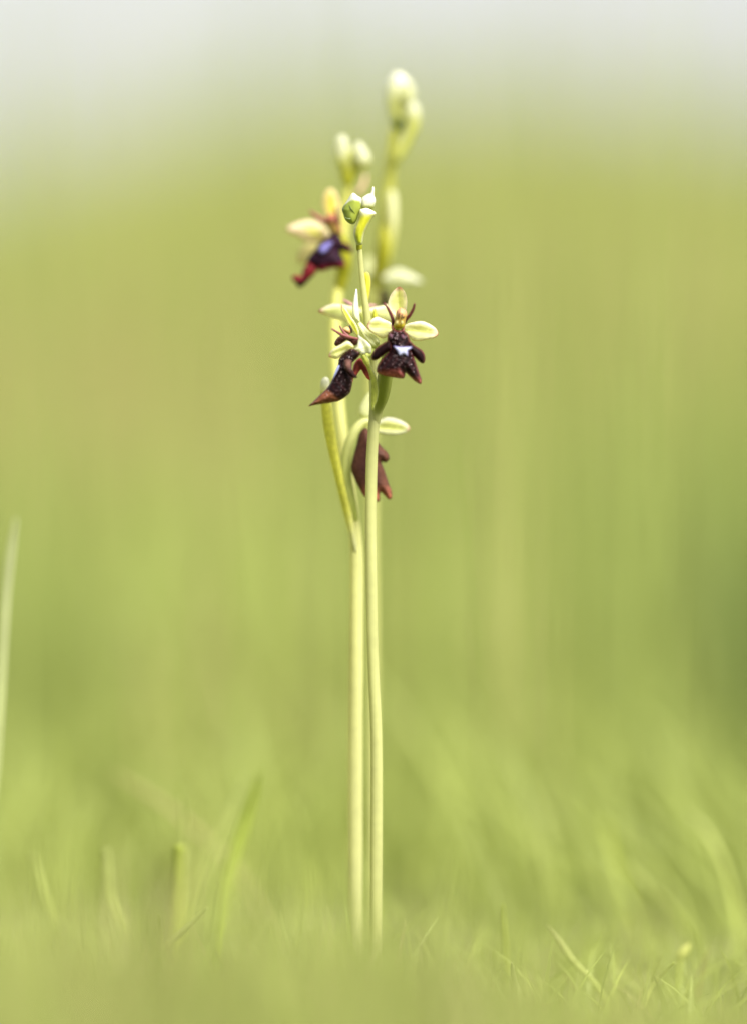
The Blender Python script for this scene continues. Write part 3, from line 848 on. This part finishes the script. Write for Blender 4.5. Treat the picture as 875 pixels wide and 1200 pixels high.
body('bract', E([(112, 650), (138, 612), (158, 655), (160, 780), (144, 880), (120, 960), (108, 900), (116, 780)]), 64, 2.6, 0.4, (0, 0), None,
     lambda x, y, s: mixc(PALE, lin(206, 206, 100), sm(240, 300, y)), M_SEPAL, right, 1.8)
ov6 = tube('flower', [(440, 342, 66, 4), (447, 310, 64, 7), (450, 285, 63, 7), (449, 268, 64, 4)], lambda t, a: lin(172, 170, 40), M_STEM, right, 12)
ov6['label'] = 'strongly blurred flower with one cream sepal sticking out'
body('sepal', E([(88, 1018), (160, 980), (226, 1004), (280, 1040), (244, 1054), (160, 1056), (104, 1044)]), 60, 1.4, 0.5, (0, 0), None, lambda x, y, s: mixc(WHITE, lin(224, 226, 172), s), M_SEPAL, ov6, 1.6)
body('sepal', E([(-6, 1000), (0, 950), (40, 920), (50, 990), (20, 1030)]), 64, 1.4, 0.5, (0, 0), None, lambda x, y, s: lin(220, 222, 166), M_SEPAL, ov6, 1.6)
body('labellum', E([(78, 1075), (108, 1075), (124, 1110), (124, 1180), (90, 1190), (76, 1130)]), 62, 1.6, 0.5, (0, 0), None, lambda x, y, s: LIP2, M_LIPBACK, ov6, 1.6)


SHIFT = lambda y: 0 * y
# ------------------------------------------------------------------ grass blades that stand out one by one
def blade(name, pts, depth, widths, c0, c1, label, cat='grass', group=None, thick=0.5, keel=0.8):
    """a single blade: centre line in pixels from tip down, on to the turf below; widths in pixels"""
    pts = [(p[0], p[1], w) for p, w in zip(pts, widths)]
    last, prev = np.array(pts[-1][:2]), np.array(pts[-2][:2])
    d = (last - prev) / max(np.linalg.norm(last - prev), 1)
    # carry on down to the ground at that depth
    x, y = last
    for _ in range(400):
        p = P(x, y, depth * MM)
        if p[2] <= float(ground_z(p[0], p[1])) - 0.002:
            break
        d = d * 0.97 + np.array([0, 1.0]) * 0.03
        x, y = x + d[0] * 3, y + d[1] * 3
    pts.append((x, y, pts[-1][2]))
    q = catmull(pts, False, 7)
    n = len(q)
    ctr = Pv(q[:, :2], np.full(n, depth * MM))
    t = np.gradient(ctr, axis=0); t /= np.linalg.norm(t, axis=1)[:, None]
    v, f, c = [], [], []
    for i in range(n):
        side = np.cross(t[i], [0, 1, 0]); side /= np.linalg.norm(side)
        nrm = np.cross(side, t[i])
        w = q[i, 2] * K / 2
        lean = np.array([0, 1, 0]) * 0.004 * math.sin(i / n * 3)
        for s, k in ((-1, 0), (0, keel), (1, 0), (0, keel - thick)):
            v.append(ctr[i] + lean + side * w * s + np.array([0, 1, 0]) * k * MM)
            c.append(mixc(np.array(c0), np.array(c1), i / (n - 1)))
    for i in range(n - 1):
        for k in range(4):
            k2 = (k + 1) % 4
            f.append([i * 4 + k, i * 4 + k2, (i + 1) * 4 + k2, (i + 1) * 4 + k])
    f.append([3, 2, 1, 0]); f.append([(n - 1) * 4 + k for k in range(4)])
    base = ctr[-1]
    o = mesh_obj(name, v, f, np.array(c), M_GRASS, None, origin=base)
    tag(o, label, cat, group)
    return o


GB = 'single grass blades near the orchids'
g_pale, g_mid, g_dk, g_dry = lin(214, 221, 150), lin(202, 212, 108), lin(192, 206, 96), lin(208, 203, 138)
blade('grass_shoot', [(125, 996), (127, 1030), (130, 1060), (152, 1115)], 58, [8, 10, 10, 10], g_pale, g_mid, 'pale upright blade with a blunt cut top, left of the broad hairy blade', group=GB)
bb = blade('grass_shoot', [(210, 991), (209, 1030), (206, 1070), (204, 1110)], 40, [13, 15, 16, 16], g_mid * 1.05, g_mid, 'broad cut grass blade with tiny hairs along one edge', group=GB)
blade('grass_stalk', [(214, 934), (215, 960), (215, 990), (214, 1040)], 66, [4, 6, 6, 6], g_pale, g_mid, 'thin stalk rising behind the broad cut hairy blade', 'grass', GB)
blade('grass_shoot', [(304, 905), (296, 935), (285, 970), (272, 1010), (262, 1060)], 72, [2, 11, 14, 15, 14], g_dk, g_dk * 1.1, 'deep green pointed blade slanting up to the right beside the dry stem', group=GB)
blade('grass_shoot', [(288, 910), (268, 960), (245, 1005), (225, 1060)], 105, [3, 8, 10, 10], g_pale, g_mid, 'faint pale blade crossing just behind the deep green pointed blade', group=GB)
blade('grass_shoot', [(39, 1002), (44, 1030), (56, 1070), (78, 1130)], 60, [8, 9, 8, 7], g_pale, g_mid, 'pale blunt blade with a narrow bent lower half, beside bare turf', group=GB)
blade('grass_shoot', [(243, 1064), (220, 1088), (190, 1115), (165, 1140)], 8, [3, 7, 8, 8], g_pale, g_mid, 'short pale blade lying slantwise in front of the broad cut blade', group=GB)
blade('grass_stalk', [(186, 1072), (187, 1090), (188, 1120)], 10, [2, 4, 4], g_pale, g_mid, 'very short thin stalk beside the broad cut blade', 'grass', GB)
blade('grass_shoot', [(19, 608), (12, 650), (6, 700), (2, 760), (-2, 830), (-6, 900), (-14, 1000)], -62, [3, 8, 9, 9, 9, 8, 8], lin(216, 220, 176), g_pale, 'tall whitish arching blade standing apart from the turf', group=GB)
blade('dry_stem', [(133, 905), (165, 926), (205, 955), (245, 990), (290, 1040)], 130, [3, 6, 7, 6, 6], g_dry, g_dry, 'straw-coloured dry stem leaning across the turf', 'dry stem', GB)
blade('grass_shoot', [(803, 950), (826, 975), (845, 1010), (858, 1050), (866, 1090)], 110, [2, 8, 9, 9, 8], g_pale, g_mid, 'pale arching blade curving over the dense tuft', group=GB)
blade('grass_shoot', [(599, 1128), (603, 1155), (609, 1180), (616, 1210)], -14, [2, 9, 14, 12], lin(220, 224, 160), g_pale, 'short whitish blade with broad base by the upright green stalk', group=GB)
blade('grass_stalk', [(589, 1060), (591, 1100), (593, 1140), (596, 1200)], 26, [2, 6, 8, 8], g_mid, g_mid, 'upright green stalk rising beside the short whitish blade', 'grass', GB)
blade('grass_shoot', [(707, 960), (716, 1000), (728, 1040), (742, 1075)], 140, [3, 8, 9, 9], g_mid * 1.1, g_mid, 'light green straight blade on the edge of the dense tuft', group=GB)
blade('grass_shoot', [(735, 1010), (760, 1040), (785, 1065), (805, 1095)], 105, [3, 8, 9, 10], g_pale, g_mid, 'leaning light blade in the dense tuft below the arching one', group=GB)
blade('grass_shoot', [(700, 1160), (672, 1130), (655, 1105), (640, 1085)][::-1], 20, [2, 6, 7, 6], lin(204, 206, 150), g_mid, 'dull whitish blade bending across between green stalk and tuft', group=GB)
blade('grass_shoot', [(790, 1128), (775, 1145), (763, 1162), (755, 1180)], 2, [3, 5, 6, 6], g_pale, g_mid, 'tiny pale blade forking below the small yellowish seed head', group=GB)
sh = tube('seed_head', [(806, 1108, 34, 2), (802, 1114, 34, 5), (798, 1121, 34, 5.5), (796, 1128, 34, 3), (795, 1150, 34, 2), (794, 1195, 34, 2), (794, 1225, 34, 2)], lambda t, a: mixc(lin(206, 208, 124), g_mid, sm(0.3, 0.7, t)), M_GRASS, None, 10)
tag(sh, 'small yellowish seed head on a short stalk in the tuft', 'seed head')

# a denser tuft on the right: each leading blade by itself
r = np.random.default_rng(91)
# hairs of the broad blade
hv, hf, hc = [], [], []
for i in range(9):
    x0, y0 = 216.6 - i * 0.15, 1000 + i * 7.5 + r.uniform(-2, 2)
    p0 = P(x0 - 1, y0, 0.0405); p1 = P(x0 - 1, y0 + 1.4, 0.0405); p2 = P(x0 + 8 + r.uniform(-2, 3), y0 - 4 + r.uniform(-3, 2), 0.0395); p3 = P(x0 - 1, y0 + 0.7, 0.0410)
    b = len(hv)
    hv += [p0, p1, p2, p3]; hf += [[b, b + 1, b + 2], [b + 1, b + 3, b + 2], [b + 3, b, b + 2], [b, b + 3, b + 1]]; hc += [lin(214, 222, 150)] * 4
WLOC[bb.name] = Vector(bb.location)
ho = mesh_obj('hair_fringe', hv, hf, np.array(hc), M_GRASS, bb, smooth=False)
ho['kind'] = 'stuff'
